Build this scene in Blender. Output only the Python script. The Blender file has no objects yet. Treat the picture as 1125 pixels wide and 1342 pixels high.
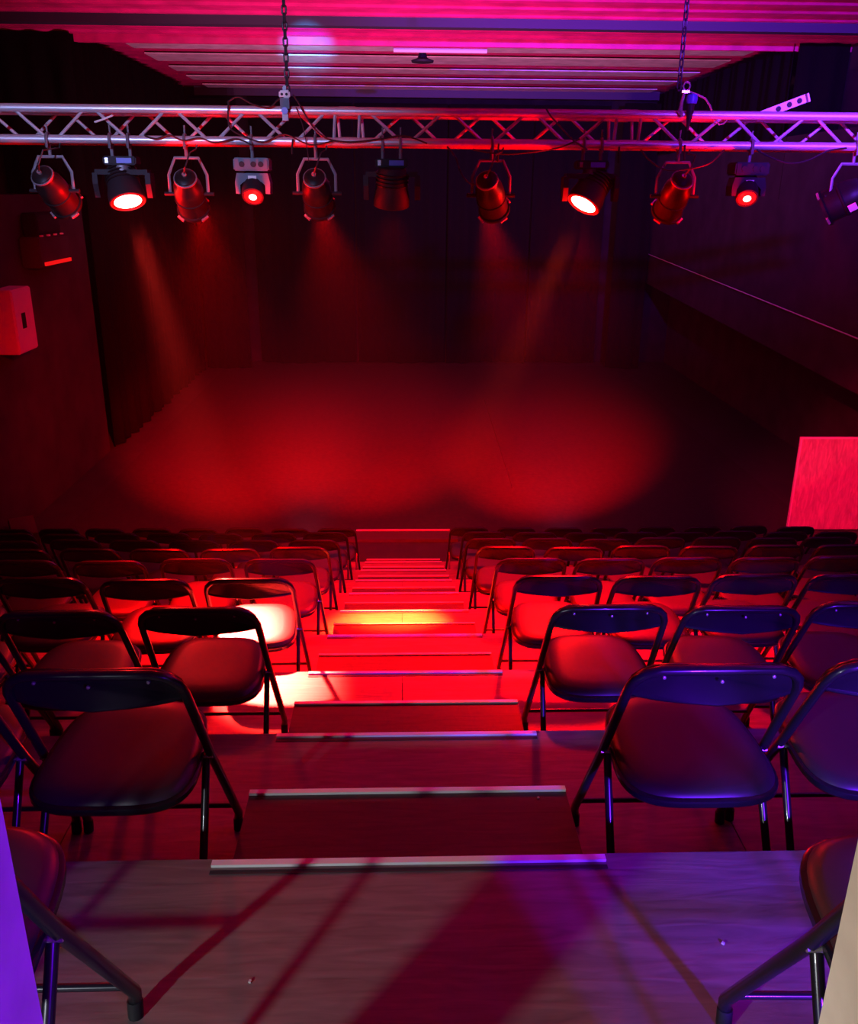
import bpy, bmesh, math, random
from mathutils import Vector, Matrix
random.seed(7)
PI = math.pi
C = bpy.context.scene.collection
SC = bpy.context.scene

# ------------------------------------------------------------------ camera
F, PITCH, YAW, ROLL = 1154.0, 0.3499, 0.0328, -0.0082
CX, CY = 562.5, 671.0
RISE, RUN, Z0, X0, AISLE = 0.3365, 1.0, 1.6602, 0.016, 0.9124
EYE = 1.4631                               # eye height over the top platform
CZ = EYE + 9 * RISE                        # stage floor is z = 0
fwd = Vector((math.sin(YAW) * math.cos(PITCH), math.cos(YAW) * math.cos(PITCH), -math.sin(PITCH)))
rt = Vector((math.cos(YAW), -math.sin(YAW), 0))
dn = fwd.cross(rt)
cr, sr = math.cos(ROLL), math.sin(ROLL)
rt, dn = cr * rt + sr * dn, -sr * rt + cr * dn
EYEP = Vector((0, 0, CZ))
cam_d = bpy.data.cameras.new('camera')
cam = bpy.data.objects.new('camera', cam_d)
C.objects.link(cam)
up, bk = -dn, -fwd
cam.matrix_world = Matrix(((rt.x, up.x, bk.x, 0), (rt.y, up.y, bk.y, 0), (rt.z, up.z, bk.z, CZ), (0, 0, 0, 1)))
cam_d.sensor_fit = 'HORIZONTAL'
cam_d.sensor_width = 36
cam_d.lens = F / 1125 * 36
cam_d.clip_start = 0.02
SC.camera = cam


def at(px, py, Y):
    """the point of the room at depth Y that the photograph shows at a pixel (used once, to lay things out)"""
    d = rt * ((px - CX) / F) + dn * ((py - CY) / F) + fwd
    return EYEP + d * (Y / d.y)


# ------------------------------------------------------------------ world, exposure
w = bpy.data.worlds.new('world')
SC.world = w
w.use_nodes = True
w.node_tree.nodes['Background'].inputs[0].default_value = (0.25, 0.02, 0.06, 1)
w.node_tree.nodes['Background'].inputs[1].default_value = 0.0
vs = w.node_tree.nodes.new('ShaderNodeVolumeScatter')       # thin stage haze filling the closed hall
vs.inputs['Density'].default_value = 0.0006
vs.inputs['Anisotropy'].default_value = 0.3
w.node_tree.links.new(vs.outputs[0], w.node_tree.nodes['World Output'].inputs['Volume'])
SC.view_settings.view_transform = 'Standard'
SC.view_settings.look = 'None'
SC.view_settings.exposure = 0.0
SC.view_settings.gamma = 1.0
SC.view_settings.use_curve_mapping = False
SC.cycles.use_denoising = True
SC.cycles.max_bounces = 6
SC.cycles.volume_bounces = 0
SC.cycles.sample_clamp_indirect = 4.0

# ------------------------------------------------------------------ lamps of the room, with added fills
RED = (1.0, 0.0006, 0.0006)
HOT = (1.0, 0.026, 0.018)
AMBER = (1.0, 0.040, 0.006)
PURPLE = (0.13, 0.012, 1.0)


def spot(name, loc, target, power, color, size, blend=1.0, radius=0.05):
    l = bpy.data.lights.new(name, 'SPOT')
    l.energy = power
    l.color = color
    l.spot_size = math.radians(size)
    l.spot_blend = blend
    l.shadow_soft_size = radius
    o = bpy.data.objects.new(name, l)
    C.objects.link(o)
    o.location = loc
    o.rotation_euler = (Vector(target) - Vector(loc)).to_track_quat('-Z', 'Y').to_euler()
    return o


ZC_ = CZ + 2.3
YT = 6.0                                   # the truss
LB, LH = at(172, 268, YT - .12), at(765, 272, YT - .12)     # two wash lights turned to the audience
LD, LJ = at(338, 255, YT - .15), at(962, 257, YT - .15)     # two moving heads
SEATHOT = Vector((-0.72, 3.85, CZ - EYE - 3 * RISE + .45))
AISLEHOT = Vector((-0.15, 5.35, CZ - EYE - 4.5 * RISE))
def off(a, b, d): return a + (b - a).normalized() * d
AIMB, AIMH = Vector((.30, -.48, -1.0)).normalized(), Vector((-.60, -.40, -1.0)).normalized()   # the way the two lenses face
def point(name, loc, power, color, radius=.03):
    l = bpy.data.lights.new(name, 'POINT')
    l.energy = power; l.color = color; l.shadow_soft_size = radius
    o = bpy.data.objects.new(name, l); C.objects.link(o); o.location = loc
    return o
spot('wash_beam_one', LB + AIMB * .10, SEATHOT, 90000, HOT, 12.5, 0.9, 0.06)
spot('wash_beam_two', LH + AIMH * .10, AISLEHOT, 56000, AMBER, 17, 1.0, 0.06)
spot('wash_spill_one', LB + AIMB * .10, (-0.6, 5.0, 2), 3400, RED, 74, 1.0, 0.08)
spot('wash_spill_two', LH + AIMH * .10, (0.9, 5.2, 2), 3300, RED, 100, 1.0, 0.08)
point('lens_glow_one', LB + AIMB * .13, 90, RED)
point('lens_glow_two', LH + AIMH * .13, 90, RED)
point('lens_glow_three', LD + Vector((0, -.13, -.12)), 30, RED)
point('lens_glow_four', LJ + Vector((0, -.13, -.12)), 30, RED)
LF = at(514, 279, YT)
spot('dark_wash_spill', LF, (-.15, 8.2, 1.0), 2600, RED, 70, 1.0, 0.08)
# stage pools from the par cans of the truss
PE, PG = at(418, 262, YT + .25), at(640, 265, YT + .25)
PC = at(254, 262, YT + .25)
spot('par_beam_one', PE + Vector((0, .12, -.05)), (-.6, 16.1, 0), 54000, RED, 29, 1.0, 0.05)
spot('par_beam_two', PG + Vector((0, .12, -.05)), (2.6, 15.1, 0), 60000, RED, 26, 1.0, 0.05)
spot('par_beam_three', PC + Vector((0, .12, -.05)), (-2.9, 15.6, 0), 50000, RED, 29, 1.0, 0.05)
spot('par_fill', at(254, 262, YT + .25) + Vector((0, .12, -.05)), (-1.2, 15.5, 0), 6000, RED, 80, 1.0, 0.05)
spot('par_side', at(1098, 262, YT) + Vector((.05, .2, -.08)), (6.2, 11.5, .7), 4200, (1, .004, .07), 30, 1.0, 0.05)
# added unseen fills low in front of the first platform, to brighten the ceiling
spot('ceiling_fill_one', (-1.2, 9.95, .25), (-.8, 16.5, ZC_), 2600, (1, 0.25, 0.5), 84, 1.0, 0.1)
spot('ceiling_fill_two', (2.0, 9.95, .25), (2.0, 16.5, ZC_), 1900, (1, 0.24, 0.72), 84, 1.0, 0.1)
_d = rt * ((403 - CX) / F) + dn * ((61 - CY) / F) + fwd
spot('stray_blue', (-.6, 6.2, CZ + .62), EYEP + _d * (2.32 / _d.z), 26000, (.05, .45, 1), 6, 1.0, 0.03)  # added spot with no fixture, for the cyan patch on the ceiling
# violet lamp on the right, behind the viewer
spot('violet_lamp', (1.7, -2.2, CZ - .15), (1.15, 1.9, CZ - 1.25), 3200, PURPLE, 30, 0.8, 0.16)
spot('violet_lamp_up', (3.2, -1.6, CZ + 1.4), (4.0, 13.5, CZ + 2.5), 26000, (0.2, 0.03, 1), 40, 1.0, 0.08)
spot('violet_lamp_low', (1.6, -1.5, CZ + .2), (-0.34, 0.6, CZ - .7), 480, (0.15, 0.004, 1.0), 20, 0.8, 0.05)
# cool and white house lamps on the left, behind the viewer
spot('cool_lamp', (-2.6, -1.6, CZ + 1.2), (-1.6, 7, CZ + .6), 2000, (.42, .46, 1), 30, 1.0, 0.08)
spot('house_lamp', (-1.65, -.75, CZ - .5), (0.05, 1.25, CZ - 1.46), 140, (0.82, 0.86, 1.0), 46, 0.9, 0.05)
spot('post_fill', (-1.3, -.5, CZ - .35), (.45, .65, CZ - .75), 110, (1, .92, .76), 18, 0.8, 0.03)  # added fill, brightens the cream post alone

# ------------------------------------------------------------------ materials


def mat(name, col, rough=0.5, metal=0.0, emit=None, estr=0.0, noise=None, bump=0.0, spec=0.5, wood=None, coat=0.0):
    m = bpy.data.materials.new(name)
    m.use_nodes = True
    nt = m.node_tree
    b = nt.nodes['Principled BSDF']
    b.inputs['Base Color'].default_value = (*col, 1)
    b.inputs['Roughness'].default_value = rough
    b.inputs['Metallic'].default_value = metal
    b.inputs['Specular IOR Level'].default_value = spec
    b.inputs['Coat Weight'].default_value = coat
    if emit:
        b.inputs['Emission Color'].default_value = (*emit, 1)
        b.inputs['Emission Strength'].default_value = estr
    if noise or wood:
        tc = nt.nodes.new('ShaderNodeTexCoord')
        mp = nt.nodes.new('ShaderNodeMapping')
        nt.links.new(tc.outputs['Object'], mp.inputs['Vector'])
        nz = nt.nodes.new('ShaderNodeTexNoise')
        nz.inputs['Detail'].default_value = 6
        nt.links.new(mp.outputs[0], nz.inputs['Vector'])
        if wood:
            mp.inputs['Scale'].default_value = wood
            nz.inputs['Scale'].default_value = 4
            nz.inputs['Distortion'].default_value = 1.2
        else:
            nz.inputs['Scale'].default_value = noise
        rp = nt.nodes.new('ShaderNodeValToRGB')
        k = 0.74 if wood else 0.76
        rp.color_ramp.elements[0].position = 0.3
        rp.color_ramp.elements[1].position = 0.72
        rp.color_ramp.elements[0].color = (*[c * k for c in col], 1)
        rp.color_ramp.elements[1].color = (*[min(1, c * (2 - k)) for c in col], 1)
        nt.links.new(nz.outputs['Fac'], rp.inputs[0])
        nt.links.new(rp.outputs[0], b.inputs['Base Color'])
        if bump:
            bp = nt.nodes.new('ShaderNodeBump')
            bp.inputs['Strength'].default_value = bump
            bp.inputs['Distance'].default_value = 0.01
            nt.links.new(nz.outputs['Fac'], bp.inputs['Height'])
            nt.links.new(bp.outputs[0], b.inputs['Normal'])
    return m


M = dict(
    deck=mat('deck_plywood', (.20, .15, .135), .5, wood=(1.2, 9, 9), bump=.15),
    step=mat('step_board', (.05, .034, .032), .55, wood=(1.2, 9, 9), bump=.12),  # darker than the deck: the treads' shade is put into the colour
    riser=mat('riser_board', (.06, .045, .04), .6, noise=8),
    alu=mat('nosing_aluminium', (.86, .9, .84), .4, .1),
    tread=mat('nosing_rubber', (.03, .03, .03), .7),
    frame=mat('black_tube', (.012, .012, .014), .28, 0, coat=.3),
    panel=mat('black_panel', (.010, .0095, .013), .27, 0, spec=.4),
    vinyl=mat('seat_vinyl', (.032, .025, .027), .4),
    rubber=mat('black_rubber', (.01, .01, .01), .7),
    steel=mat('bright_steel', (.75, .75, .75), .25, .8),
    truss=mat('truss_aluminium', (.62, .62, .64), .38, .6),
    black=mat('black_housing', (.014, .014, .017), .6, spec=.2),
    grey=mat('grey_housing', (.10, .135, .16), .6, spec=.25),
    can=mat('can_black', (.009, .008, .008), .45, spec=.2),
    stage=mat('stage_vinyl', (.03, .024, .024), .6, noise=14, spec=.3),
    floor=mat('dark_floor', (.026, .021, .021), .6, noise=3),
    drape=mat('black_drape', (.004, .0035, .0035), .95, noise=30, spec=.1),
    wall=mat('dark_wall', (.05, .035, .04), .8, noise=2, spec=.2),
    wallr=mat('painted_wall', (.05, .04, .045), .8, noise=2, spec=.2),
    black_wall=mat('black_wall', (.015, .013, .014), .9, noise=3, spec=.1),
    ceil=mat('red_brown_sheet', (.6, .006, .17), .5, noise=3),
    ceilp=mat('white_ceiling_panel', (.6, .58, .6), .5, noise=4),
    beam=mat('dark_beam', (.03, .025, .05), .6),
    white=mat('off_white', (.62, .6, .56), .5),
    cream=mat('cream_paint', (.74, .69, .58), .5, noise=6, bump=.02),
    violet=mat('pale_paint', (.72, .7, .74), .5, noise=6, bump=.02),
    board=mat('board_wood', (.5, .36, .3), .55, wood=(5, 5, 1.2), bump=.04),
    edge=mat('board_edge', (.75, .68, .64), .5),
    cable=mat('cable_black', (.012, .012, .012), .5),
    zinc=mat('dull_steel', (.2, .2, .21), .5, .5),
    chain=mat('chain_steel', (.05, .045, .05), .5, .4),
    hot=mat('hot_lens', (.8, .3, .3), .2, emit=(1, .34, .26), estr=18),
    hot2=mat('small_hot_lens', (.8, .3, .3), .2, emit=(1, .2, .16), estr=9),
    dim=mat('dim_red_glow', (.4, .02, .02), .2, emit=(1, .01, .01), estr=.7),
    ring=mat('red_bloom_ring', (.4, .02, .02), .2, emit=(1, .004, .002), estr=1.3),
    glass=mat('dark_lens', (.12, .02, .02), .12),
    label=mat('paper_label', (.75, .72, .6), .6),
    blue=mat('blue_cap', (.06, .09, .5), .4),
)

# ------------------------------------------------------------------ mesh helpers


def box(bm, c, s, rot=None):
    vs = []
    for dx, dy, dz in ((-1, -1, -1), (1, -1, -1), (1, 1, -1), (-1, 1, -1), (-1, -1, 1), (1, -1, 1), (1, 1, 1), (-1, 1, 1)):
        v = Vector((dx * s[0] / 2, dy * s[1] / 2, dz * s[2] / 2))
        if rot: v = rot @ v
        vs.append(bm.verts.new(v + Vector(c)))
    for f in ((3, 2, 1, 0), (4, 5, 6, 7), (0, 1, 5, 4), (1, 2, 6, 5), (2, 3, 7, 6), (3, 0, 4, 7)):
        bm.faces.new([vs[i] for i in f])
    return vs


def tube(bm, pts, r, n=8, closed=False, flat=1.0):
    pts = [Vector(p) for p in pts]
    rings = []
    prev = None
    m = len(pts)
    for i, p in enumerate(pts):
        if closed:
            t = (pts[(i + 1) % m] - pts[i - 1]).normalized()
        else:
            t = (pts[min(i + 1, m - 1)] - pts[max(i - 1, 0)]).normalized()
        if prev is None:
            a = Vector((0, 0, 1)) if abs(t.z) < .9 else Vector((1, 0, 0))
            u = t.cross(a).normalized()
        else:
            u = (prev - t * prev.dot(t)).normalized()
        prev = u
        v = t.cross(u)
        rr = r[i] if isinstance(r, (list, tuple)) else r
        rings.append([bm.verts.new(p + (u * math.cos(2 * PI * k / n) + v * math.sin(2 * PI * k / n) * flat) * rr) for k in range(n)])
    for i in range(m if closed else m - 1):
        a, b = rings[i], rings[(i + 1) % m]
        for k in range(n):
            bm.faces.new((a[k], a[(k + 1) % n], b[(k + 1) % n], b[k]))
    if not closed:
        bm.faces.new(rings[0][::-1])
        bm.faces.new(rings[-1])


def lathe(bm, prof, n=24, mx=None, cap0=True, cap1=True):
    """prof: (radius, y) along +Y"""
    rings = []
    for r, y in prof:
        ring = []
        for k in range(n):
            v = Vector((r * math.cos(2 * PI * k / n), y, r * math.sin(2 * PI * k / n)))
            ring.append(bm.verts.new(mx @ v if mx else v))
        rings.append(ring)
    for a, b in zip(rings, rings[1:]):
        for k in range(n):
            bm.faces.new((a[k], b[k], b[(k + 1) % n], a[(k + 1) % n]))
    if cap0: bm.faces.new(rings[0])
    if cap1: bm.faces.new(rings[-1][::-1])


def loft(bm, rings, cap=True):
    R_ = [[bm.verts.new(p) for p in ring] for ring in rings]
    n = len(R_[0])
    for a, b in zip(R_, R_[1:]):
        for k in range(n):
            bm.faces.new((a[k], a[(k + 1) % n], b[(k + 1) % n], b[k]))
    if cap:
        bm.faces.new(R_[0][::-1])
        bm.faces.new(R_[-1])


def obj(name, bm, m, parent=None, smooth=True, loc=None):
    bmesh.ops.recalc_face_normals(bm, faces=bm.faces)
    me = bpy.data.meshes.new(name)
    bm.to_mesh(me)
    bm.free()
    me.materials.append(M[m] if isinstance(m, str) else m)
    if smooth:
        for p in me.polygons: p.use_smooth = True
        try: me.set_sharp_from_angle(angle=math.radians(40))
        except Exception: pass
    o = bpy.data.objects.new(name, me)
    C.objects.link(o)
    if parent: o.parent = parent
    if loc: o.location = loc
    return o


def tag(o, label, cat, group=None, kind=None):
    o['label'] = label
    o['category'] = cat
    if group: o['group'] = group
    if kind: o['kind'] = kind
    return o


def thing(name, label, cat, loc=(0, 0, 0), rz=0, group=None):
    o = bpy.data.objects.new(name, None)
    o.empty_display_size = .1
    C.objects.link(o)
    o.location = loc
    o.rotation_euler = (0, 0, rz)
    return tag(o, label, cat, group)


def struct(name, bm, m, parent=None, smooth=False):
    o = obj(name, bm, m, parent, smooth)
    if not parent: o['kind'] = 'structure'
    return o


def copy_tree(src, parent=None):
    c = src.copy()
    C.objects.link(c)
    if parent: c.parent = parent
    for ch in list(src.children): copy_tree(ch, c)
    return c


B = bmesh.new
def boxobj(name, c, s, m, parent=None):
    bm = B(); box(bm, c, s)
    return obj(name, bm, m, parent, False)

# ------------------------------------------------------------------ the room
H = 2.3                                    # ceiling over the eye
ZC = CZ + H
XL, XR = -6.6, 7.4
YB, YN = 24.6, -4.0
bm = B(); box(bm, ((XL + XR) / 2, (YB + YN) / 2, -.05), (XR - XL + .4, YB - YN + .4, .1)); struct('floor', bm, 'floor')
bm = B(); box(bm, ((XL + XR) / 2, YB + .1, ZC / 2), (XR - XL + .4, .2, ZC + .4)); struct('wall_far', bm, 'black_wall')
bm = B(); box(bm, ((XL + XR) / 2, YN - .1, ZC / 2), (XR - XL + .4, .2, ZC + .4)); struct('wall_near', bm, 'wall')
bm = B(); box(bm, (XL - .1, (YB + YN) / 2, ZC / 2), (.2, YB - YN, ZC + .4)); struct('wall_left', bm, 'wall')
bm = B(); box(bm, (XR + .1, (YB + YN) / 2, ZC / 2), (.2, YB - YN, ZC + .4)); struct('wall_right', bm, 'wall')
# thicker lower half of the left wall
bm = B(); box(bm, (-5.95, 12.9, (CZ - .1) / 2), (1.3, 5.4, CZ - .1)); struct('wall_left_lower', bm, 'wall')
# right: pale upper wall band, ledge line, black recess under it
a, b = at(1117, 440, 12.6), at(882, 345, 21.7)
bm = B()
for d in (0,):
    pts = [(6.5, a.y - 3, a.z - (b.z - a.z) / (b.y - a.y) * 3), (6.5, b.y + 2.6, b.z + (b.z - a.z) / (b.y - a.y) * 2.6)]
    v = [bm.verts.new(p) for p in ((6.5, pts[0][1], pts[0][2] - .75), (6.5, pts[1][1], pts[1][2] - .75), (6.5, pts[1][1], CZ + .9), (6.5, pts[0][1], CZ + .9))]
    f = bm.faces.new(v)
    r = bmesh.ops.extrude_face_region(bm, geom=[f])
    bmesh.ops.translate(bm, verts=[e for e in r['geom'] if isinstance(e, bmesh.types.BMVert)], vec=(.88, 0, 0))
struct('wall_right_upper', bm, 'wallr')
bm = B(); tube(bm, [(6.47, p[1], p[2]) for p in pts], .011, 6); struct('trim_1', bm, 'alu')

# ceiling: a dark sheet with ribs across, deeper white panels over the stage
bm = B(); box(bm, ((XL + XR) / 2, (YB + YN) / 2, ZC + .15), (XR - XL + .4, YB - YN + .4, .1)); ceil = struct('ceiling', bm, 'ceil')
def zc(y): return ZC
bm = B()
y = 9.0
prof = []
while y < 16.0:
    prof += [(y, ZC + .03), (y + .30, ZC + .03), (y + .36, ZC), (y + .52, ZC), (y + .58, ZC + .03)]
    y += .58
for (y0, z0_), (y1, z1_) in zip(prof, prof[1:]):
    if y1 - y0 < 1e-6: continue
    bm.faces.new([bm.verts.new(p) for p in ((XL, y0, z0_), (XR, y0, z0_), (XR, y1, z1_), (XL, y1, z1_))])
bmesh.ops.remove_doubles(bm, verts=bm.verts, dist=1e-5)
obj('ribbed_sheet', bm, 'ceil', ceil, False)
def ceil_y(a_, b_):
    o_ = []
    for py in (a_, b_):
        d = rt * ((300 - CX) / F) + dn * ((py - CY) / F) + fwd
        o_.append(d.y * (ZC + .05 - CZ) / d.z)
    return o_
bm = B(); box(bm, (.4, 15.98, ZC + .0), (XR - XL, .08, .22)); obj('edge_board', bm, 'ceil', ceil, False)
for ya, yb in (ceil_y(54.7, 64.6), ceil_y(71.5, 80.8), ceil_y(88, 93.8), ceil_y(100, 105), ceil_y(111, 116)):
    bm = B(); box(bm, (.75, (ya + yb) / 2, ZC + .06), (11.0, yb - ya, .02)); obj('ceiling_panel', bm, 'ceilp', ceil, False)
bm = B(); box(bm, ((XL + XR) / 2, 14.2, ZC - .02), (XR - XL, .22, .2)); struct('trim_2', bm, 'beam')
bm = B(); box(bm, (.7, 24.2, ZC - .02), (11.6, .1, .2)); struct('trim_3', bm, 'beam')

# fluorescent batten and the dark pendant under it
p = at(577, 61, 16.3)
t = thing('batten_light', 'pale unlit batten light fixed across the ceiling above the truss', 'light', (p.x, 16.2, ZC - .13))
bm = B(); box(bm, (0, 0, .06), (1.55, .09, .06)); obj('housing', bm, 'ceil', t, False)
bm = B(); tube(bm, [(-.77, 0, 0), (.77, 0, 0)], .04, 10); obj('lamp_tube', bm, 'white', t)
p = at(554, 82, 16.4)
t = thing('pendant_lamp', 'small dark pendant lamp hanging below the ceiling batten', 'light', (p.x, p.y, p.z))
mxz = Matrix.Rotation(PI / 2, 4, 'X')
bm = B(); lathe(bm, [(.015, -.02), (.18, 0), (.19, .03), (.08, .07), (.06, .14), (.03, .16)], 20, mxz); obj('lamp_shade', bm, 'black', t)
bm = B(); tube(bm, [(0, 0, .15), (0, 0, ZC + .08 - p.z)], .012, 6); obj('stem', bm, 'black', t)

# stage vinyl laid on the floor, with a seam tape
bm = B(); box(bm, (.6, 17.6, .006), (10.6, 12.6, .012)); s = obj('dance_floor', bm, 'stage', None, False)
tag(s, 'dark dance floor lit by two red pools', 'floor covering')
a0, a1 = at(637, 530, 18), at(668, 622, 14)
bm = B()
def onfloor(px, py, z=.014):
    d = rt * ((px - CX) / F) + dn * ((py - CY) / F) + fwd
    return EYEP + d * ((z - CZ) / d.z)
q0, q1 = onfloor(634, 520), onfloor(672, 640)
tube(bm, [q0, q1], .012, 4); obj('seam_tape', bm, 'stage', s)

# black drapes: folded cloth panels around the stage


def drape(name, x0, y0, x1, y1, zb, zt, label, fold=.09, pitch=.42):
    L = math.hypot(x1 - x0, y1 - y0)
    ux, uy = (x1 - x0) / L, (y1 - y0) / L
    n = max(8, int(L / .05))
    bm = B()
    fr = random.random() * 6
    f_, bk_ = [], []
    for i in range(n + 1):
        s_ = L * i / n
        d = fold * (.5 * math.sin(2 * PI * s_ / pitch + fr) + .3 * math.sin(2 * PI * s_ / pitch * .53 + 1))
        wob = .02 * math.sin(s_ * 3 + fr)
        col = []
        for z, k in ((zb + wob, 1.15), (zb + .8, 1), (zt, .8)):
            x, y_ = x0 + ux * s_ - uy * d * k, y0 + uy * s_ + ux * d * k
            col.append(bm.verts.new((x, y_, z)))
        f_.append(col)
    for a_, b_ in zip(f_, f_[1:]):
        for k in range(2): bm.faces.new((a_[k], b_[k], b_[k + 1], a_[k + 1]))
    o = obj(name, bm, 'drape')
    md = o.modifiers.new('thick', 'SOLIDIFY'); md.thickness = .008
    return tag(o, label, 'curtain', 'black stage drapes')


for i, (xa, xb) in enumerate(((-3.85, -1.2), (-1.2, 1.2), (1.2, 3.4), (3.4, 5.35))):
    drape('stage_drape', xa + .03, 24.2 + .03 * i, xb - .02, 24.2 + .03 * i, .04, ZC - .25,
          'black drape at the back of the stage, %s from the left-hand gap' % ('first', 'second', 'third', 'fourth')[i])
drape('stage_drape', -5.15, 23.5, -3.98, 23.45, .03, ZC - .25, 'black drape leg beside the gap, at the back left of the stage')
drape('stage_drape', 5.5, 23.5, 6.4, 23.5, .03, ZC - .25, 'black drape leg at the back right of the stage')
drape('stage_drape', -5.2, 15.75, -5.2, 23.3, .03, ZC, 'long black drape along the left side of the stage')
drape('stage_drape', 6.45, 15.9, 6.45, 23.4, CZ + .9, ZC, 'black border drape hanging high along the right side of the stage')
drape('stage_drape', -6.5, 15.7, -5.2, 15.7, CZ - .1, ZC, 'short black border drape hanging across the upper left corner')
drape('stage_drape', 6.5, 15.85, 7.35, 15.85, CZ - .1, ZC, 'short black border drape hanging across the upper right corner')

# ------------------------------------------------------------------ seating platforms
ORD = ['', 'first', 'second', 'third', 'fourth', 'fifth', 'sixth', 'seventh', 'eighth', 'ninth', 'tenth', 'eleventh', 'twelfth']
XA, XB = -4.75, 4.75
def deckz(k): return (10 - k) * RISE       # tier 1 is the top one


def nosing(parent, y, z, width):
    n = boxobj('nosing', (X0, y, z + .004), (width, .042, .008), 'alu', parent)
    boxobj('grip_strip', (X0, y - .012, z + .009), (width, .008, .004), 'tread', n)
    return n


for k in range(1, 10):
    ys = Z0 + k - 2 if k > 1 else -3.6
    ye = Z0 + k - 1
    z = deckz(k)
    lab = 'brown plywood top platform in front of the viewer' if k == 1 else (
        'brown plywood platform carrying the front row of chairs' if k == 9 else
        'brown plywood platform carrying the %s row of chairs down from the top' % ORD[k])
    t = thing('seating_platform', lab, 'platform', (0, ys, 0), 0, 'stepped seating platforms')
    # deck boards two metres wide, tight joints
    xs = [XA, -4.0 + X0, -2.0 + X0, X0, 2.0 + X0, 4.0 + X0, XB]
    off_ = 0.0 if k % 2 else 1.0
    xs = [XA] + [x + off_ for x in (-4.0, -2.0, 0.0, 2.0, 4.0) if XA + .2 < x + off_ < XB - .2] + [XB]
    if k == 1: xs = [XA, -2.6, 2.4, XB]
    for xa, xb in zip(xs, xs[1:]):
        boxobj('deck_board', ((xa + xb) / 2, (ye - ys) / 2, z - .02), (xb - xa - .003, ye - ys - .002, .04), 'deck', t)
    boxobj('riser_board', (0, ye - ys - .03, (z - .04) / 2), (XB - XA, .03, z - .04), 'riser', t)
    boxobj('nosing', (X0, ye - ys - .02, z + .004), (AISLE, .018, .007), 'alu', t)
    boxobj('grip_strip', (X0, ye - ys - .045, z + .001), (AISLE, .012, .002), 'tread', t)
for k in range(1, 10):
    ye = Z0 + k - 1
    z = deckz(k) - .1695
    zb = deckz(k + 1)
    lab = 'low dark step below the top platform edge' if k == 1 else (
        'low dark step down from the front row platform to the stage' if k == 9 else
        'low dark step in the aisle, %s step down from the top platform' % ORD[k])
    t = thing('half_step', lab, 'step', (0, ye + .002, zb), 0, 'half steps down the aisle')
    D = .4643
    boxobj('tread_board', (X0, D / 2, z - zb - .015), (AISLE, D, .03), 'step', t)
    boxobj('riser_board', (X0, D - .02, (z - zb - .03) / 2), (AISLE - .01, .02, z - zb - .03), 'riser', t)
    for sx in (-1, 1):
        boxobj('side_board', (X0 + sx * (AISLE / 2 - .012), D / 2 - .02, (z - zb - .03) / 2), (.02, D - .05, z - zb - .03), 'riser', t)
    boxobj('nosing', (X0, D - .012, z - zb + .004), (AISLE, .018, .008), 'alu', t)

# low threshold at the front of the stage
p0 = onfloor(540, 704, 0)
t = thing('floor_ramp', 'low dark edging strip on the floor in front of the first row', 'edging', (X0, p0.y, 0))
boxobj('strip', (0, 0, .02), (1.5, .35, .04), 'step', t)
boxobj('nosing', (0, .16, .045), (1.3, .03, .01), 'alu', t)

# ------------------------------------------------------------------ chairs
YO = .28


def seat_outline(s, n=44):
    """rounded trapezoid, s shrinks it"""
    pts = []
    for k in range(n):
        a_ = 2 * PI * k / n
        c, s_ = math.cos(a_), math.sin(a_)
        e = 2 / 3.6
        x = math.copysign(abs(c) ** e, c)
        y_ = math.copysign(abs(s_) ** e, s_)
        hw = .199 - .014 * y_
        pts.append((x * (hw - s), .285 - YO + y_ * (.215 - s)))
    return pts


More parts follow.
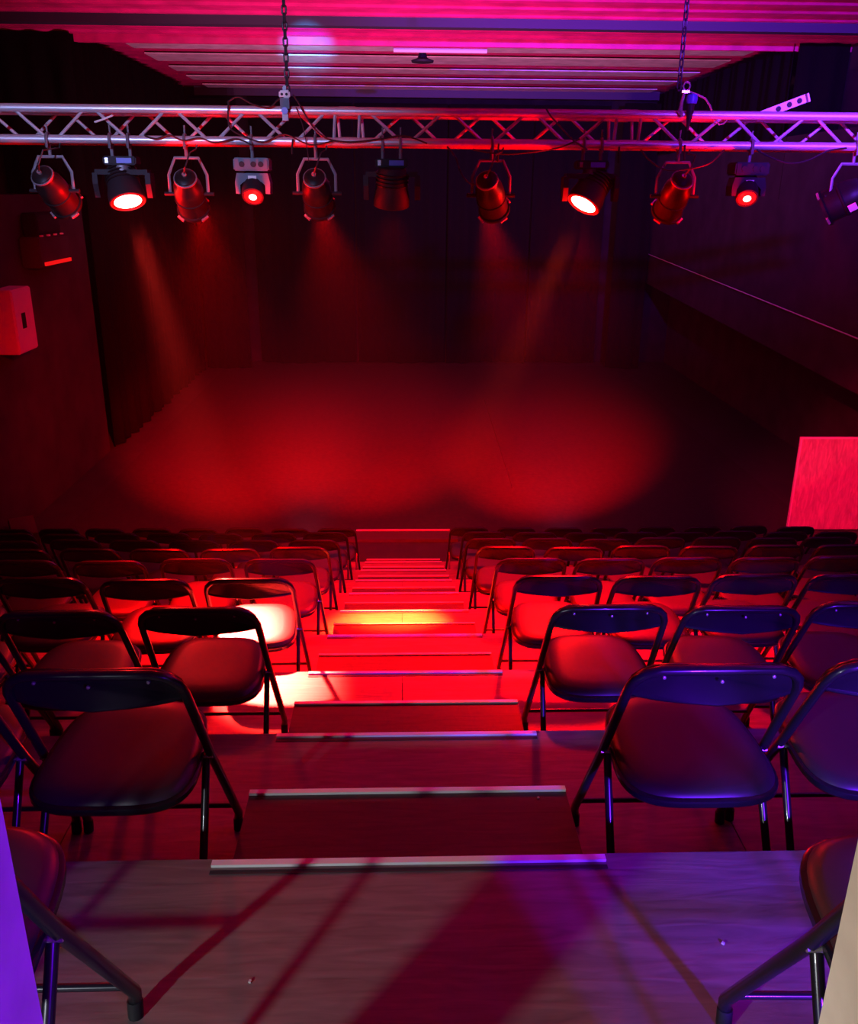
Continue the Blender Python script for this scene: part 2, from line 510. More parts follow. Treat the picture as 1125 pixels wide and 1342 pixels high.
def build_chair(level):
    """level 0 near (all parts), 1 mid, 2 far"""
    t = bpy.data.objects.new('folding_chair', None)
    t.empty_display_size = .1
    C.objects.link(t)
    nt_ = (10, 8, 6)[level]
    # seat pan and pad (slightly dished, tipped back a little)
    def tip(pts, z): return [(x, y_, z + (y_) * .05) for x, y_ in pts]
    bm = B()
    loft(bm, [tip(seat_outline(.03), .405), tip(seat_outline(.006), .41), tip(seat_outline(0), .418), tip(seat_outline(0), .432), tip(seat_outline(.006), .437)])
    obj('seat_pan', bm, 'panel', t)
    bm = B()
    loft(bm, [tip(seat_outline(.010), .430), tip(seat_outline(.008), .438), tip(seat_outline(.014), .449), tip(seat_outline(.03), .457), tip(seat_outline(.07), .461), tip(seat_outline(.13), .4595)])
    obj('seat', bm, 'vinyl', t)
    # bent front tube: both front legs and the back hoop
    half = [(.222, .508, .004), (.222, .514, .03), (.2255, .508, .06), (.213, .29, .425), (.205, .165, .66), (.203, .146, .695), (.193, .130, .725), (.172, .120, .747), (.14, .116, .757), (.07, .112, .7595)]
    path = [(x, y_ - YO, z) for x, y_, z in half] + [(0, .111 - YO, .76)] + [(-x, y_ - YO, z) for x, y_, z in half[::-1]]
    bm = B(); tube(bm, path, .0125, nt_)
    fr = obj('front_frame', bm, 'frame', t)
    # back panel wrapped over the hoop
    def back_outline(s, d):
        top = [(.204, .150, .690), (.197, .137, .722), (.178, .123, .748), (.148, .116, .764), (.10, .110, .769), (.05, .105, .770)]
        ring = [(x - s * .8, y_, z - s) for x, y_, z in top] + [(0, .104, .770 - s)] + [(-(x - s * .8), y_, z - s) for x, y_, z in top[::-1]]
        bot = []
        for i in range(13):
            x = -.205 + .41 * i / 12
            z = .672 - .016 * (1 - abs(x) / .205) ** 1.2 + .006 * math.cos(x / .205 * PI)
            bot.append((x * (1 - s * 2), .106 + .05 * (x / .205) ** 2 , z + s))
        ring = ring + bot
        return [(x, y_ + d - YO, z) for x, y_, z in ring]
    bm = B()
    loft(bm, [back_outline(.012, .003), back_outline(.005, .002), back_outline(.001, .005), back_outline(0, .012), back_outline(0, .022), back_outline(.004, .029), back_outline(.012, .033)])
    bk_ = obj('backrest', bm, 'panel', t)
    if level == 0:
        for x in (-.13, 0, .13):
            bm = B(); lathe(bm, [(.001, -.004), (.004, -.003), (.005, 0)], 8); o = obj('screw', bm, 'steel', bk_)
            o.location = (x, .104 + .05 * (x / .205) ** 2 - .0015 - YO, .735)
    # rear legs
    for sx in (-1, 1):
        bm = B(); tube(bm, [(sx * .200, .300 - YO, .415), (sx * .202, .27 - YO, .37), (sx * .206, .075 - YO, .05), (sx * .206, .058 - YO, .004)], .0105, nt_)
        lg = obj('leg', bm, 'frame', t)
        if level < 2:
            bm = B(); tube(bm, [(sx * .206, .070 - YO, .04), (sx * .206, .058 - YO, 0)], .0135, nt_); obj('rubber_foot', bm, 'rubber', lg)
            bm = B(); tube(bm, [(sx * .222, .512 - YO, .035), (sx * .222, .507 - YO, 0)], .0145, nt_); obj('rubber_foot', bm, 'rubber', fr)
            bm = B(); tube(bm, [(sx * .196, .285 - YO, .418), (sx * .221, .285 - YO, .418)], .006, 8); obj('pivot_bolt', bm, 'steel', t)
    bm = B(); tube(bm, [(-.222, .470 - YO, .115), (.222, .470 - YO, .115)], .0075, nt_); obj('stretcher', bm, 'frame', t)
    bm = B(); tube(bm, [(-.204, .135 - YO, .15), (.204, .135 - YO, .15)], .0075, nt_); obj('stretcher', bm, 'frame', t)
    return t


protos = [build_chair(i) for i in range(3)]
used = [False] * 3
# row: (right first centre, right pitch, left first centre, left pitch)
ROWS = {2: (.742, .477, -.713, .477), 3: (.738, .474, -.716, .478), 4: (.745, .472, -.72, .485), 5: (.768, .47, -.72, .50), 6: (.745, .49, -.73, .49),
        7: (.742, .476, -.73, .49), 8: (.785, .486, -.73, .49), 9: (.723, .507, -.70, .49)}
ROWNAME = {1: 'top platform', 9: 'front row'}


def place(x, y, z, rz, lv, label, group):
    if not used[lv]:
        c = protos[lv]; used[lv] = True
    else:
        c = copy_tree(protos[lv])
    c.location = (x, y, z)
    c.rotation_euler = (0, 0, rz)
    tag(c, label, 'chair', group)
    return c


place(-.725, .66 + .08 + YO, deckz(1), .0, 0, 'black folding chair on the top platform beside the violet lit post', 'folding chairs on the top platform')
place(-1.24, .66 + .06 + YO, deckz(1), .03, 0, 'black folding chair on the top platform hidden behind the violet lit post', 'folding chairs on the top platform')
place(.815, .66 + .03 + YO, deckz(1), -.03, 0, 'black folding chair on the top platform beside the cream post', 'folding chairs on the top platform')
for k in range(2, 10):
    rf, rp, lf, lp = ROWS[k]
    ys = Z0 + k - 2
    for side, first, pitch in ((1, rf, rp), (-1, lf, lp)):
        for n in range(11):
            x = first + side * n * pitch
            ylast = ys + .6
            if abs(x) > 4.52 or abs(x) - .75 > .505 * ylast: break
            if k == 9 and side == 1 and n > 7: break
            lv = 0 if k <= 3 else (1 if k <= 5 else 2)
            rz = random.uniform(-.03, .03) if n else random.uniform(-.02, .02)
            dy = random.uniform(-.02, .02)
            if k <= 3 and n == 0: rz, dy = 0.0, 0.0
            sd = 'right' if side > 0 else 'left'
            row = 'front row by the stage' if k == 9 else '%s row down from the top' % ORD[k]
            if n == 0:
                lab = 'black folding chair directly on the aisle, %s, %s block' % (row, sd)
                if k == 4 and side < 0: lab = 'black folding chair with glaring white lit seat beside the aisle, left block'
            else:
                lab = 'black folding chair, %s from the aisle, %s, %s block' % (ORD[n + 1], row, sd)
            place(x, ys + YO + dy, deckz(k), rz, lv, lab, 'folding chairs, %s, %s block' % (row, sd))

# ------------------------------------------------------------------ truss
YF, YR = YT - .12, YT + .12
zt = at(562, 147, YF).z
zb = at(562, 187, YF).z
SECT = [(-4.4, at(456, 165, YF).x), (at(456, 165, YF).x, at(824, 168, YF).x), (at(824, 168, YF).x, 4.7)]
NAMES = ['left', 'middle', 'right']
for (xa, xb), nm in zip(SECT, NAMES):
    t = thing('lighting_truss', 'aluminium lattice truss section hanging on chains, %s of the three' % nm, 'truss', (xa, YT, zb), 0, 'truss sections')
    L = xb - xa
    h = zt - zb
    for yy in (-.12, .12):
        for zz in (0, h):
            bm = B(); tube(bm, [(.006, yy, zz), (L - .006, yy, zz)], .025, 12); obj('chord', bm, 'truss', t)
            for xe in (.02, L - .02):
                pass
    # end frames
    for xe in (.075, L - .075):
        for yy in (-.12, .12):
            bm = B(); tube(bm, [(xe + (.012 if yy > 0 else -.012), yy, 0), (xe, yy, h)], .010, 8); obj('brace', bm, 'truss', t)
        for zz in (0, h):
            bm = B(); tube(bm, [(xe, -.12, zz), (xe, .12, zz)], .010, 8); obj('brace', bm, 'truss', t)
    u0, u1 = .10, L - .10
    n = max(2, round((u1 - u0) / .25))
    if n % 2: n += 1
    for yy, ph in ((-.12, 0), (.12, 1)):
        for i in range(n):
            xa_, xb_ = u0 + (u1 - u0) * i / n, u0 + (u1 - u0) * (i + 1) / n
            za, zb_ = (h, 0) if (i + ph) % 2 == 0 else (0, h)
            bm = B(); tube(bm, [(xa_ + .026, yy, za), (xb_ - .026, yy, zb_)], .010, 8); obj('brace', bm, 'truss', t)
    for zz, ph in ((0, 0), (h, 1)):
        for i in range(n):
            xa_, xb_ = u0 + (u1 - u0) * i / n, u0 + (u1 - u0) * (i + 1) / n
            ya, yb_ = (-.12, .12) if (i + ph) % 2 == 0 else (.12, -.12)
            bm = B(); tube(bm, [(xa_ + .012, ya, zz), (xb_ - .012, yb_, zz)], .010, 8); obj('brace', bm, 'truss', t)
    # conical couplers at the ends
    for yy in (-.12, .12):
        for zz in (0, h):
            bm = B(); tube(bm, [(L - .05, yy, zz), (L + .05, yy, zz)], .0275, 12)
            if nm != 'right': obj('coupler', bm, 'truss', t)
            else: bm.free()

# chains


def chain(px, py, label, ztop):
    p = at(px, py, YT)
    t = thing('hoist_chain', label, 'chain', (p.x, YT, p.z), 0, 'chains holding the truss')
    pit, r, wd = .043, .0055, .013
    pts = []
    for k in range(14):
        a_ = 2 * PI * k / 14
        c, s_ = math.cos(a_), math.sin(a_)
        pts.append((wd * c, 0, wd * s_ + math.copysign(pit / 2 - wd + .004, s_)))
    bm = B(); tube(bm, pts, r, 6, closed=True)
    first = obj('link', bm, 'chain', t)
    first.location = (0, 0, pit / 2)
    n = int((ztop - p.z) / pit)
    for i in range(1, n):
        o = first.copy(); C.objects.link(o); o.parent = t
        o.location = (0, 0, pit / 2 + i * pit)
        o.rotation_euler = (0, 0, (PI / 2 if i % 2 else 0) + .5)
    return p


pc = chain(377, 122, 'steel chain with a pale plate, holding the truss near its middle', ZC)
pd = chain(890, 118, 'dark steel chain hanging down to the ring shackle on the truss', ZC)
t = thing('chain_clamp', 'pale two-hole chain plate with grey block clamped on the truss', 'clamp', (pc.x, YF - .03, zt), 0)
bm = B(); box(bm, (0, -.01, .085), (.065, .03, .045)); bmesh.ops.bevel(bm, geom=bm.edges[:], offset=.008, segments=2, affect='EDGES'); obj('plate', bm, 'white', t)
for x in (-.014, .014):
    bm = B(); lathe(bm, [(.008, -.028), (.008, -.02)], 10); o = obj('hole', bm, 'black', t); o.location = (x, 0, .085)
boxobj('block', (0, -.005, .035), (.055, .04, .06), 'grey', t)
bm = B(); lathe(bm, [(.02, -.03), (.02, .02)], 12); o = obj('bolt', bm, 'blue', t); o.location = (0, -.01, -.005)
boxobj('hook', (0, -.01, -.035), (.035, .035, .05), 'zinc', t)
boxobj('chain_stub', (0, .03, .12), (.02, .05, .03), 'zinc', t)

t = thing('ring_shackle', 'bright steel ring and shackle strapped round the truss under the dark chain', 'shackle', (pd.x, YF - .04, zt), 0)
bm = B(); tube(bm, [(.02 * math.cos(2 * PI * k / 16) , 0, .155 + .024 * math.sin(2 * PI * k / 16)) for k in range(16)], .006, 8, True); obj('ring', bm, 'steel', t)
boxobj('ring_collar', (-.005, 0, .125), (.045, .02, .016), 'steel', t)
bm = B(); tube(bm, [(-.01, 0, .12), (-.022, -.005, .07), (-.028, -.01, .02), (-.015, -.012, -.01)], [.009, .010, .014, .010], 8); obj('hook', bm, 'steel', t)
bm = B(); lathe(bm, [(.03, -.025), (.035, 0), (.03, .025)], 16, Matrix.Rotation(PI / 2, 4, 'X')); o = obj('blue_cap', bm, 'blue', t); o.location = (.04, 0, .085)
bm = B(); tube(bm, [(.035, 0, .06), (.035, -.005, .02), (.03, -.005, -.05), (.03, 0, -.09)], [.024, .022, .012, .008], 10); obj('strap', bm, 'black', t)
bm = B(); tube(bm, [(.02, 0, .125), (.07, 0, .11), (.12, 0, .09), (.155, .01, .055), (.175, .02, .025)], .006, 6); obj('wire_loop', bm, 'steel', t)
bm = B(); tube(bm, [(.20, 0, -.03), (.225, 0, -.055), (.25, 0, -.05), (.27, 0, -.03)], .005, 6); obj('wire_end', bm, 'steel', t)

# perforated bracket lying on the right-hand section
pa, pb = at(995, 146, YT), at(1050, 137, YT)
ang = -math.atan2(pb.z - pa.z + .055, pb.x - pa.x)
t = thing('perforated_bracket', 'pale metal bracket with round black holes lying tilted on the truss', 'bracket', ((pa.x + pb.x) / 2, YT - .02, zt + .055))
t.rotation_euler = (0, ang, 0)
boxobj('bar', (0, 0, 0), (.33, .012, .05), 'white', t)
boxobj('flange', (.165, -.012, 0), (.012, .035, .05), 'white', t)
for x in (-.02, .05, .115):
    bm = B(); lathe(bm, [(.016, -.010), (.016, -.004)], 14); o = obj('hole', bm, 'black', t); o.location = (x, 0, 0)

# ------------------------------------------------------------------ lamps on the truss


def dirmx(d, spin=0):
    """local +Y -> d"""
    return Vector(d).to_track_quat('Y', 'Z').to_matrix().to_4x4()


def clamp_part(t, x, z, y=0):
    """hook clamp: jaws round the chord, bolt up, stem down; returns nothing"""
    bm = B()
    pts = [(x, y + .034 * math.cos(a_), z + .034 * math.sin(a_)) for a_ in [PI * (.0 + 1.0 * k / 8) for k in range(9)]]
    tube(bm, [(x, y - .034, z - .05)] + pts[::-1] + [(x, y + .034, z - .03)], .009, 6)
    c = obj('clamp', bm, 'zinc', t)
    bm = B(); tube(bm, [(x, y, z + .03), (x, y, z + .085)], .006, 6); obj('bolt', bm, 'steel', c)
    bm = B(); tube(bm, [(x, y, z - .03), (x, y, z - .095)], .011, 8); obj('stem', bm, 'zinc', c)


def par_can(px, py, aim, label, yoke_w=.235, size=.86, cap=None, drop=None):
    """par can in a fork, seen from behind"""
    p = at(px, py, YT)
    t = thing('par_can', label, 'stage light', (p.x, YF, zb), 0, 'par cans along the truss')
    dz = p.z - zb
    clamp_part(t, 0, 0)
    hw = yoke_w / 2
    bm = B()
    top = -.10
    prof = [(-hw, 0, dz - .0), (-hw, 0, dz + .11), (-hw * .62, 0, top), (hw * .62, 0, top), (hw, 0, dz + .11), (hw, 0, dz)]
    tube(bm, prof, .0065, 6, flat=1.6)
    obj('yoke', bm, 'zinc', t)
    for sx in (-1, 1):
        bm = B(); tube(bm, [(sx * (hw - .03), 0, dz), (sx * (hw + .035), 0, dz)], .012, 8); obj('knob', bm, 'black', t)
    mx = Matrix.Translation((0, 0, dz)) @ dirmx(aim)
    r = .105 * size
    bm = B()
    lathe(bm, [(.02, -.17), (.045, -.168), (.062, -.155), (.066, -.10), (.085, -.075), (r, -.02), (r, .13), (r + .012, .132), (r + .012, .15), (r - .006, .15), (r - .008, .06), (.04, -.02)], 24, mx, True, True)
    body = obj('housing', bm, 'can', t)
    bm = B(); lathe(bm, [(.064, -.150), (.071, -.148), (.071, -.138), (.064, -.136)], 20, mx, False, False); obj('rear_rib', bm, 'zinc', body)
    bm = B(); lathe(bm, [(r, .02), (r + .006, .022), (r + .006, .034), (r, .036)], 24, mx, False, False); obj('body_rib', bm, 'can', body)
    for a_ in (0, 1, 2, 3):
        bm = B(); box(bm, (0, 0, 0), (.05, .014, .02)); o = obj('gel_clip', bm, 'steel', body, False)
        o.matrix_local = mx @ Matrix.Rotation(a_ * PI / 2 + PI / 4, 4, 'Y') @ Matrix.Translation((0, .145, r + .012))
    bm = B(); lathe(bm, [(r - .012, .10), (.001, .10)], 20, mx, False, False); obj('lens', bm, 'glass', t)
    bm = B(); lathe(bm, [(.014, -.185), (.014, -.165)], 10, mx); obj('cable_gland', bm, 'steel', t)
    bm = B()
    p0 = mx @ Vector((0, -.18, 0))
    tube(bm, [p0, p0 + Vector((.02, -.05, .04)), p0 + Vector((.05, -.03, .12)), Vector((.06, 0, -.05)), Vector((.09, -.01, .02))], .005, 6)
    obj('tail_cable', bm, 'cable', t)
    if cap:
        bm = B(); box(bm, (0, 0, 0), cap[2]); o = obj('sticker', bm, 'label', body, False)
        o.matrix_local = mx @ Matrix.Rotation(cap[0], 4, 'Y') @ Matrix.Translation((0, cap[1], r + .002))
    return t


par_can(81, 250, (.15, .8, -.6), 'black par can with pale yoke hooks, leftmost on the truss')
par_can(254, 254, (-.05, .78, -.62), 'black par can hanging between the blazing left wash light and a moving head')
par_can(418, 253, (.02, .8, -.6), 'black par can with a round pale sticker beside the middle of the truss', cap=(.7, -.01, (.04, .05, .006)))
par_can(641, 256, (.25, .75, -.6), 'black par can with a loose looped cable, right of the dark wash light')
par_can(877, 257, (-.05, .75, -.65), 'black par can with pale paper scraps, beside the right moving head', cap=(.6, -.02, (.02, .05, .006)))
par_can(1100, 258, (-.75, .45, -.5), 'black par can turned sideways with a square pale sticker, rightmost on the truss', size=1.0, cap=(PI * 1.25, -.01, (.055, .05, .006)))


def wash(px, py, aim, label, lens, hw=.16, rb=.112):
    p = at(px, py, YT)
    t = thing('wash_light', label, 'stage light', (p.x, YF, zb), 0, 'wash lights on the truss')
    dz = p.z - zb
    clamp_part(t, -.055, 0)
    clamp_part(t, .055, 0)
    bm = B(); box(bm, (0, 0, -.12), (.20, .12, .05)); bmesh.ops.bevel(bm, geom=bm.edges[:], offset=.008, segments=2, affect='EDGES'); base = obj('base', bm, 'black', t)
    boxobj('display', (.03, -.062, -.12), (.09, .006, .03), 'blue', base)
    boxobj('corner_bolt', (-.075, -.062, -.12), (.02, .006, .03), 'steel', base)
    bm = B(); lathe(bm, [(.05, 0), (.05, .03)], 16, Matrix.Rotation(-PI / 2, 4, 'X')); o = obj('pan_bearing', bm, 'zinc', t); o.location = (0, 0, -.145)
    bm = B(); box(bm, (0, 0, -.185), (hw * 2, .09, .03)); obj('yoke_bridge', bm, 'black', t, False)
    for sx in (-1, 1):
        bm = B()
        loft(bm, [[(sx * hw - .016, yy, zz) for yy, zz in ((-.05, -.19), (.05, -.19), (.055, dz + .03), (.03, dz - .05), (-.03, dz - .05), (-.055, dz + .03))],
                  [(sx * hw + .016, yy, zz) for yy, zz in ((-.05, -.19), (.05, -.19), (.055, dz + .03), (.03, dz - .05), (-.03, dz - .05), (-.055, dz + .03))]])
        obj('yoke_arm', bm, 'black', t, False)
        bm = B(); lathe(bm, [(.025, -.012), (.025, .012)], 14, Matrix.Rotation(PI / 2, 4, 'Z')); o = obj('tilt_knob', bm, 'zinc', t); o.location = (sx * (hw - .0), 0, dz)
    mx = Matrix.Translation((0, 0, dz)) @ dirmx(aim)
    bm = B()
    lathe(bm, [(.03, -.15), (.075, -.145), (.09, -.12), (.098, -.03), (rb, .03), (rb, .085), (rb - .008, .09), (rb - .012, .07)], 28, mx, True, True)
    bd = obj('housing', bm, 'black', t)
    for i in range(4):
        bm = B(); lathe(bm, [(.094, -.115 + i * .022), (.103, -.112 + i * .022), (.103, -.106 + i * .022), (.094, -.103 + i * .022)], 28, mx, False, False); obj('cooling_fin', bm, 'can', bd)
    bm = B(); lathe(bm, [(rb - .008, .082), (.084, .083)], 28, mx, False, False); obj('lens_ring', bm, 'ring' if lens == 'hot' else lens, t)  # on the blazing lamps this glowing ring stands in for red bloom
    bm = B(); lathe(bm, [(.084, .083), (.05, .085), (.001, .086)], 28, mx, False, False); obj('lens', bm, lens, t)
    return t


wash(171, 248, AIMB, 'wash light with blazing red-white lens aimed down at the left seats', 'hot')
wash(514, 251, (-.04, .25, -1), 'dark wash light with a thin red lower rim near the truss centre', 'dim')
wash(768, 253, AIMH, 'wash light with blazing tilted lens aimed down at the aisle', 'hot')


def moving_head(px, py, aim, label, housing):
    p = at(px, py, YT)
    t = thing('moving_head', label, 'stage light', (p.x, YF, zb), 0, 'moving heads on the truss')
    dz = p.z - zb
    clamp_part(t, 0, 0)
    bm = B(); box(bm, (0, 0, -.135), (.215, .16, .075)); bmesh.ops.bevel(bm, geom=bm.edges[:], offset=.008, segments=2, affect='EDGES'); base = obj('base', bm, housing, t)
    for x in (-.055, .015, .06):
        bm = B(); lathe(bm, [(.017, -.006), (.017, .004)], 12); o = obj('socket', bm, 'black', base); o.location = (x, -.08, -.135)
    # fork
    bm = B()
    outer = [(-.105, dz - .05), (-.108, -.24), (-.095, -.185), (.095, -.185), (.108, -.24), (.105, dz - .05), (.078, dz - .05), (.076, -.255), (.055, -.235), (-.055, -.235), (-.076, -.255), (-.078, dz - .05)]
    lo = [bm.verts.new((x, -.055, z)) for x, z in outer]
    hi = [bm.verts.new((x, .055, z)) for x, z in outer]
    n = len(outer)
    quads = [(0, 1, 10, 11), (1, 2, 9, 10), (2, 3, 8, 9), (3, 4, 7, 8), (4, 5, 6, 7)]
    for q in quads:
        bm.faces.new([lo[i] for i in q]); bm.faces.new([hi[i] for i in q])
    for i in range(n):
        j = (i + 1) % n
        bm.faces.new((lo[i], lo[j], hi[j], hi[i]))
    yk = obj('yoke', bm, housing, t, False)
    boxobj('badge', (0, -.058, -.21), (.05, .006, .02), 'white', yk)
    mx = Matrix.Translation((0, 0, dz)) @ dirmx(aim)
    bm = B()
    lathe(bm, [(.03, -.13), (.06, -.12), (.072, -.06), (.072, .06), (.066, .10), (.055, .105), (.05, .09)], 24, mx, True, True)
    obj('head', bm, 'black', t)
    bm = B(); lathe(bm, [(.053, .098), (.04, .10), (.024, .104)], 20, mx, False, False); obj('lens_ring', bm, 'dim', t)
    bm = B(); lathe(bm, [(.025, .104), (.001, .108)], 20, mx, False, False); obj('lens', bm, 'hot2', t)
    return t


moving_head(337, 243, (0, -.72, -.65), 'grey moving head with a small glowing red lens, left of centre', 'grey')
moving_head(969, 246, (-.12, -.74, -.62), 'dark moving head with a small glowing red lens, toward the truss right end', 'black')

# cables strung along the truss


def cable(name, pts, label, r=.0055, group='cables draped on the truss'):
    # smooth through points
    P = [Vector(p) for p in pts]
    out = []
    for i in range(len(P) - 1):
        p0, p1, p2, p3 = P[max(i - 1, 0)], P[i], P[i + 1], P[min(i + 2, len(P) - 1)]
        for k in range(6):
            t_ = k / 6
            out.append(.5 * ((2 * p1) + (p2 - p0) * t_ + (2 * p0 - 5 * p1 + 4 * p2 - p3) * t_ ** 2 + (3 * p1 - p0 - 3 * p2 + p3) * t_ ** 3))
    out.append(P[-1])
    bm = B(); tube(bm, out, r, 6)
    return tag(obj(name, bm, 'cable'), label, 'cable', group)


def pxs(l, Y=YF - .045): return [at(x, y_, Y) for x, y_ in l]
cable('power_cable', pxs([(300, 132), (299, 150), (302, 168), (318, 178), (345, 186), (372, 176), (396, 186), (412, 190), (440, 184)]), 'black cable drooping along the lower chord below the chain plate')
cable('power_cable', pxs([(298, 134), (312, 127), (330, 136), (352, 141), (364, 131), (377, 124)]), 'black cable arched over the upper chord left of the chain plate')
cable('power_cable', pxs([(384, 124), (392, 136), (400, 150), (412, 168), (430, 182), (460, 186), (500, 182), (530, 178), (560, 188)]), 'black cable running from the chain plate to the dark wash light')
cable('power_cable', pxs([(190, 178), (205, 182), (222, 177), (240, 184), (262, 181), (282, 187), (310, 182), (330, 190)]), 'black cable wound along the lower chord between two left fixtures')
cable('power_cable', pxs([(586, 192), (597, 205), (604, 225), (616, 240), (634, 243), (650, 250)]), 'loose black cable looping down to the par can right of centre')
cable('power_cable', pxs([(620, 196), (660, 202), (700, 199), (735, 193), (760, 182)]), 'black cable sagging under the truss toward the right wash light')
cable('power_cable', pxs([(716, 142), (722, 152), (735, 166), (752, 184), (770, 196)]), 'black cable slanting across the lattice beside the right wash light')
cable('power_cable', pxs([(840, 196), (852, 210), (872, 222), (900, 222), (930, 214), (950, 196)]), 'black cable sagging between the right par can and the moving head')
cable('power_cable', pxs([(992, 196), (1010, 206), (1035, 214), (1060, 210), (1085, 198), (1110, 194)]), 'black cable sagging near the rightmost par can')
cable('safety_wire', pxs([(388, 140), (396, 162), (402, 190), (405, 212)]), 'thin dark safety wire dropping beside the middle par can', .003)
for x, y0, y1, lab in ((384, 186, 202, 'short tie hanging under the truss left of the middle par can'),
                       (654, 192, 212, 'short tie hanging under the truss beside the looped par can'),
                       (812, 196, 214, 'short tie hanging under the truss joint right of the wash light'),
                       (898, 194, 210, 'short tie hanging between the right par can and the right moving head')):
    cable('cable_tie', pxs([(x, y0 - 4), (x - 1, (y0 + y1) / 2), (x - 1, y1)]), lab, .006, 'ties hanging under the truss')
cable('white_strap', pxs([(124, 160), (136, 156), (148, 151)]), 'short pale strap caught in the lattice above the left wash light', .006).data.materials[0] = M['white']

# ------------------------------------------------------------------ things on the left wall
pA = at(0, 375, 12.7); pB = at(47, 375, 13.5)
zt1, zb1 = at(36, 377, 12.1).z, at(36, 459, 12.1).z
t = thing('wall_cabinet', 'pale wall cabinet with a black slot, low on the left wall', 'cabinet', (-5.15, 12.04, zb1))
hh = zt1 - zb1
bm = B(); box(bm, (0, 0, hh / 2), (.28, .62, hh)); bmesh.ops.bevel(bm, geom=bm.edges[:], offset=.012, segments=2, affect='EDGES'); obj('body', bm, 'white', t)
boxobj('door', (.144, 0, hh / 2), (.008, .58, hh - .05), 'white', t)
boxobj('slot', (.150, -.05, hh * .5), (.008, .12, .2), 'black', t)
zt2, zb2 = at(75, 309, 13.4).z, at(72, 348, 13.4).z
t = thing('wall_unit', 'dark long wall unit with a lower lip glowing like a red reflection, above the cabinet', 'wall unit', (-5.15, 13.45, zb2))
hh = zt2 - zb2
bm = B(); box(bm, (0, 0, hh / 2), (.28, 1.15, hh)); bmesh.ops.bevel(bm, geom=bm.edges[:], offset=.02, segments=2, affect='EDGES'); obj('body', bm, 'wallr', t)
boxobj('lower_lip', (.15, .03, .05), (.03, 1.0, .05), 'dim', t)  # no lamp: the lip glows in place of reflected red light
for i in range(4):
    boxobj('top_clip', (.12, -.4 + i * .26, hh + .012), (.03, .07, .024), 'edge', t)
t = thing('wall_box', 'black box standing on the long wall unit', 'box', (-5.16, 13.45, zb2 + hh + .001))
bm = B(); box(bm, (0, 0, .17), (.2, .9, .30)); bmesh.ops.bevel(bm, geom=bm.edges[:], offset=.015, segments=2, affect='EDGES'); obj('body', bm, 'black', t)
boxobj('foot', (0, 0, .012), (.18, .8, .024), 'rubber', t)
boxobj('grille', (.105, 0, .17), (.008, .8, .22), 'rubber', t)

# wedge box on the floor by the left end of the front row
p = at(30, 690, 10.9)
t = thing('wedge_box', 'small dark wedge box with a slanted top, left of the front row', 'box', (p.x, 10.9, 0), .5)
bm = B()
loft(bm, [[(-.16, -.2, 0), (.16, -.2, 0), (.16, .2, 0), (-.16, .2, 0)], [(-.16, -.2, p.z - .05), (.16, -.2, p.z - .05), (.16, .1, p.z + .08), (-.16, .1, p.z + .08)]])
obj('body', bm, 'black', t, False)
bm = B(); loft(bm, [[(-.15, -.2, p.z - .045), (.15, -.2, p.z - .045), (.15, .1, p.z + .085), (-.15, .1, p.z + .085)], [(-.15, -.2, p.z - .03), (.15, -.2, p.z - .03), (.15, .1, p.z + .10), (-.15, .1, p.z + .10)]])
obj('slanted_top', bm, 'wallr', t, False)

# pink lit box at the right wall
p = at(1124, 434, 12.2)
t = thing('wall_box', 'small pale box on the right wall beside the thin ledge line', 'box', (6.42, 11.8, p.z - .2))
bm = B(); box(bm, (0, 0, .22), (.14, .3, .44)); bmesh.ops.bevel(bm, geom=bm.edges[:], offset=.015, segments=2, affect='EDGES'); obj('body', bm, 'white', t)
boxobj('bracket', (.06, 0, .22), (.04, .2, .2), 'zinc', t)

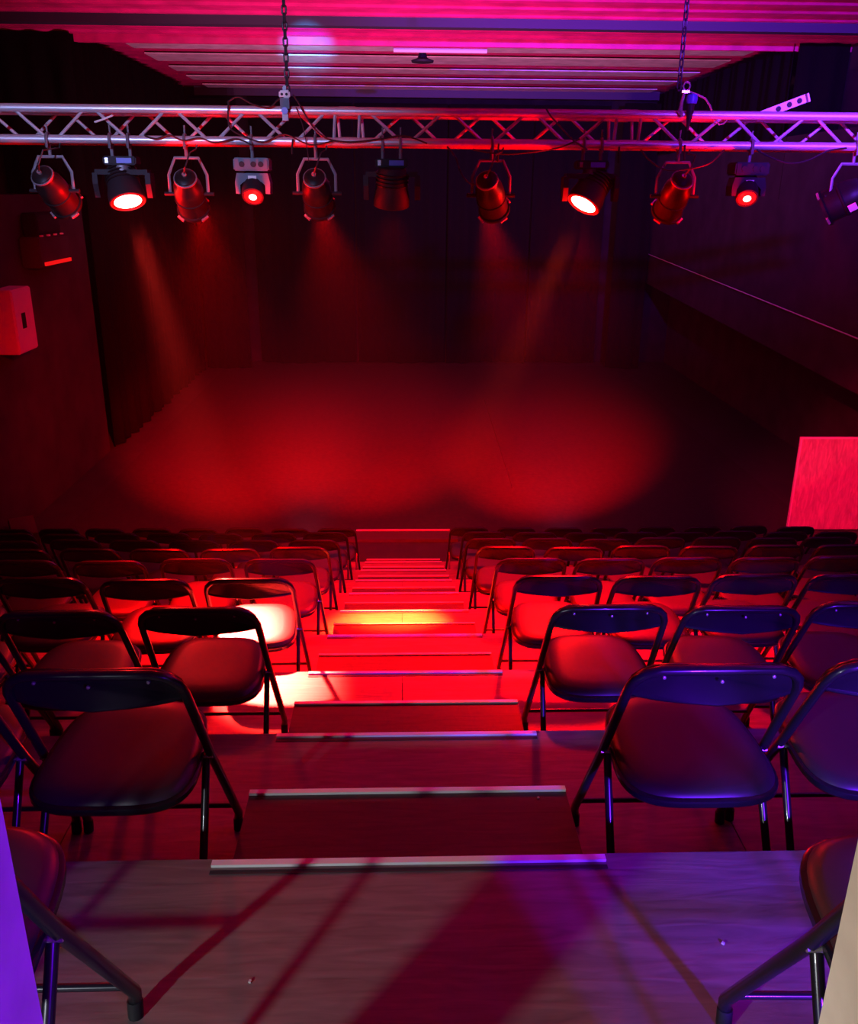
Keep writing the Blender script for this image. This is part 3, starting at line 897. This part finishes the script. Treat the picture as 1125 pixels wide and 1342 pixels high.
# wooden board at the right
pl, pr_ = at(1050, 573, 11.5), at(1034, 690, 11.5)
t = thing('wooden_board', 'tall red lit wooden board with pale edging, standing right of the seats', 'board', ((pl.x + 6.9) / 2, 11.5, 0))
wd_ = 6.9 - pl.x
boxobj('panel', (0, 0, pl.z / 2), (wd_ - .04, .03, pl.z - .04), 'board', t)
for sx in (-1, 1): boxobj('edge_strip', (sx * (wd_ / 2 - .01), 0, pl.z / 2), (.02, .045, pl.z), 'edge', t)
boxobj('edge_strip', (0, 0, pl.z - .01), (wd_ - .042, .045, .02), 'edge', t)
boxobj('foot', (.1, .15, .03), (wd_ - .5, .25, .06), 'board', t)

# ------------------------------------------------------------------ posts of the opening the viewer stands in
pL = at(30, 1190, .7)
t = thing('entrance_post', 'violet lit post at the left edge of the opening', 'post', (pL.x - .05, .6, deckz(1)))
bm = B(); box(bm, (-.02, .05, .61), (.14, .10, 1.22)); bmesh.ops.bevel(bm, geom=bm.edges[:], offset=.003, segments=2, affect='EDGES'); obj('shaft', bm, 'violet', t)
boxobj('cap', (-.02, .05, 1.23), (.15, .11, .02), 'violet', t)
pR = at(1098, 1215, .7)
t = thing('entrance_post', 'cream painted post at the right edge of the opening', 'post', (pR.x + .05, .6, deckz(1)))
bm = B(); box(bm, (0, .05, .61), (.10, .10, 1.22)); bmesh.ops.bevel(bm, geom=bm.edges[:], offset=.003, segments=2, affect='EDGES'); obj('shaft', bm, 'cream', t)
boxobj('cap', (0, .05, 1.23), (.11, .11, .02), 'cream', t)

# crumbs of paper on the boards
for px, py, k, lab in ((328, 1287, 1, 'tiny pale crumb on the top platform, on its left half'), (948, 1237, 1, 'tiny pale crumb on the violet lit part of the top platform'),
                       (706, 1046, 1.5, 'tiny pale crumb on the low dark step below the top platform')):
    z = deckz(1) if k == 1 else deckz(1) - .1695
    q = onfloor(px, py, z)
    bm = B(); box(bm, (0, 0, .002), (.006, .005, .004), Matrix.Rotation(px, 3, 'Z'))
    o = obj('paper_crumb', bm, 'white', None, False); o.location = q
    tag(o, lab, 'crumb', 'crumbs on the boards')
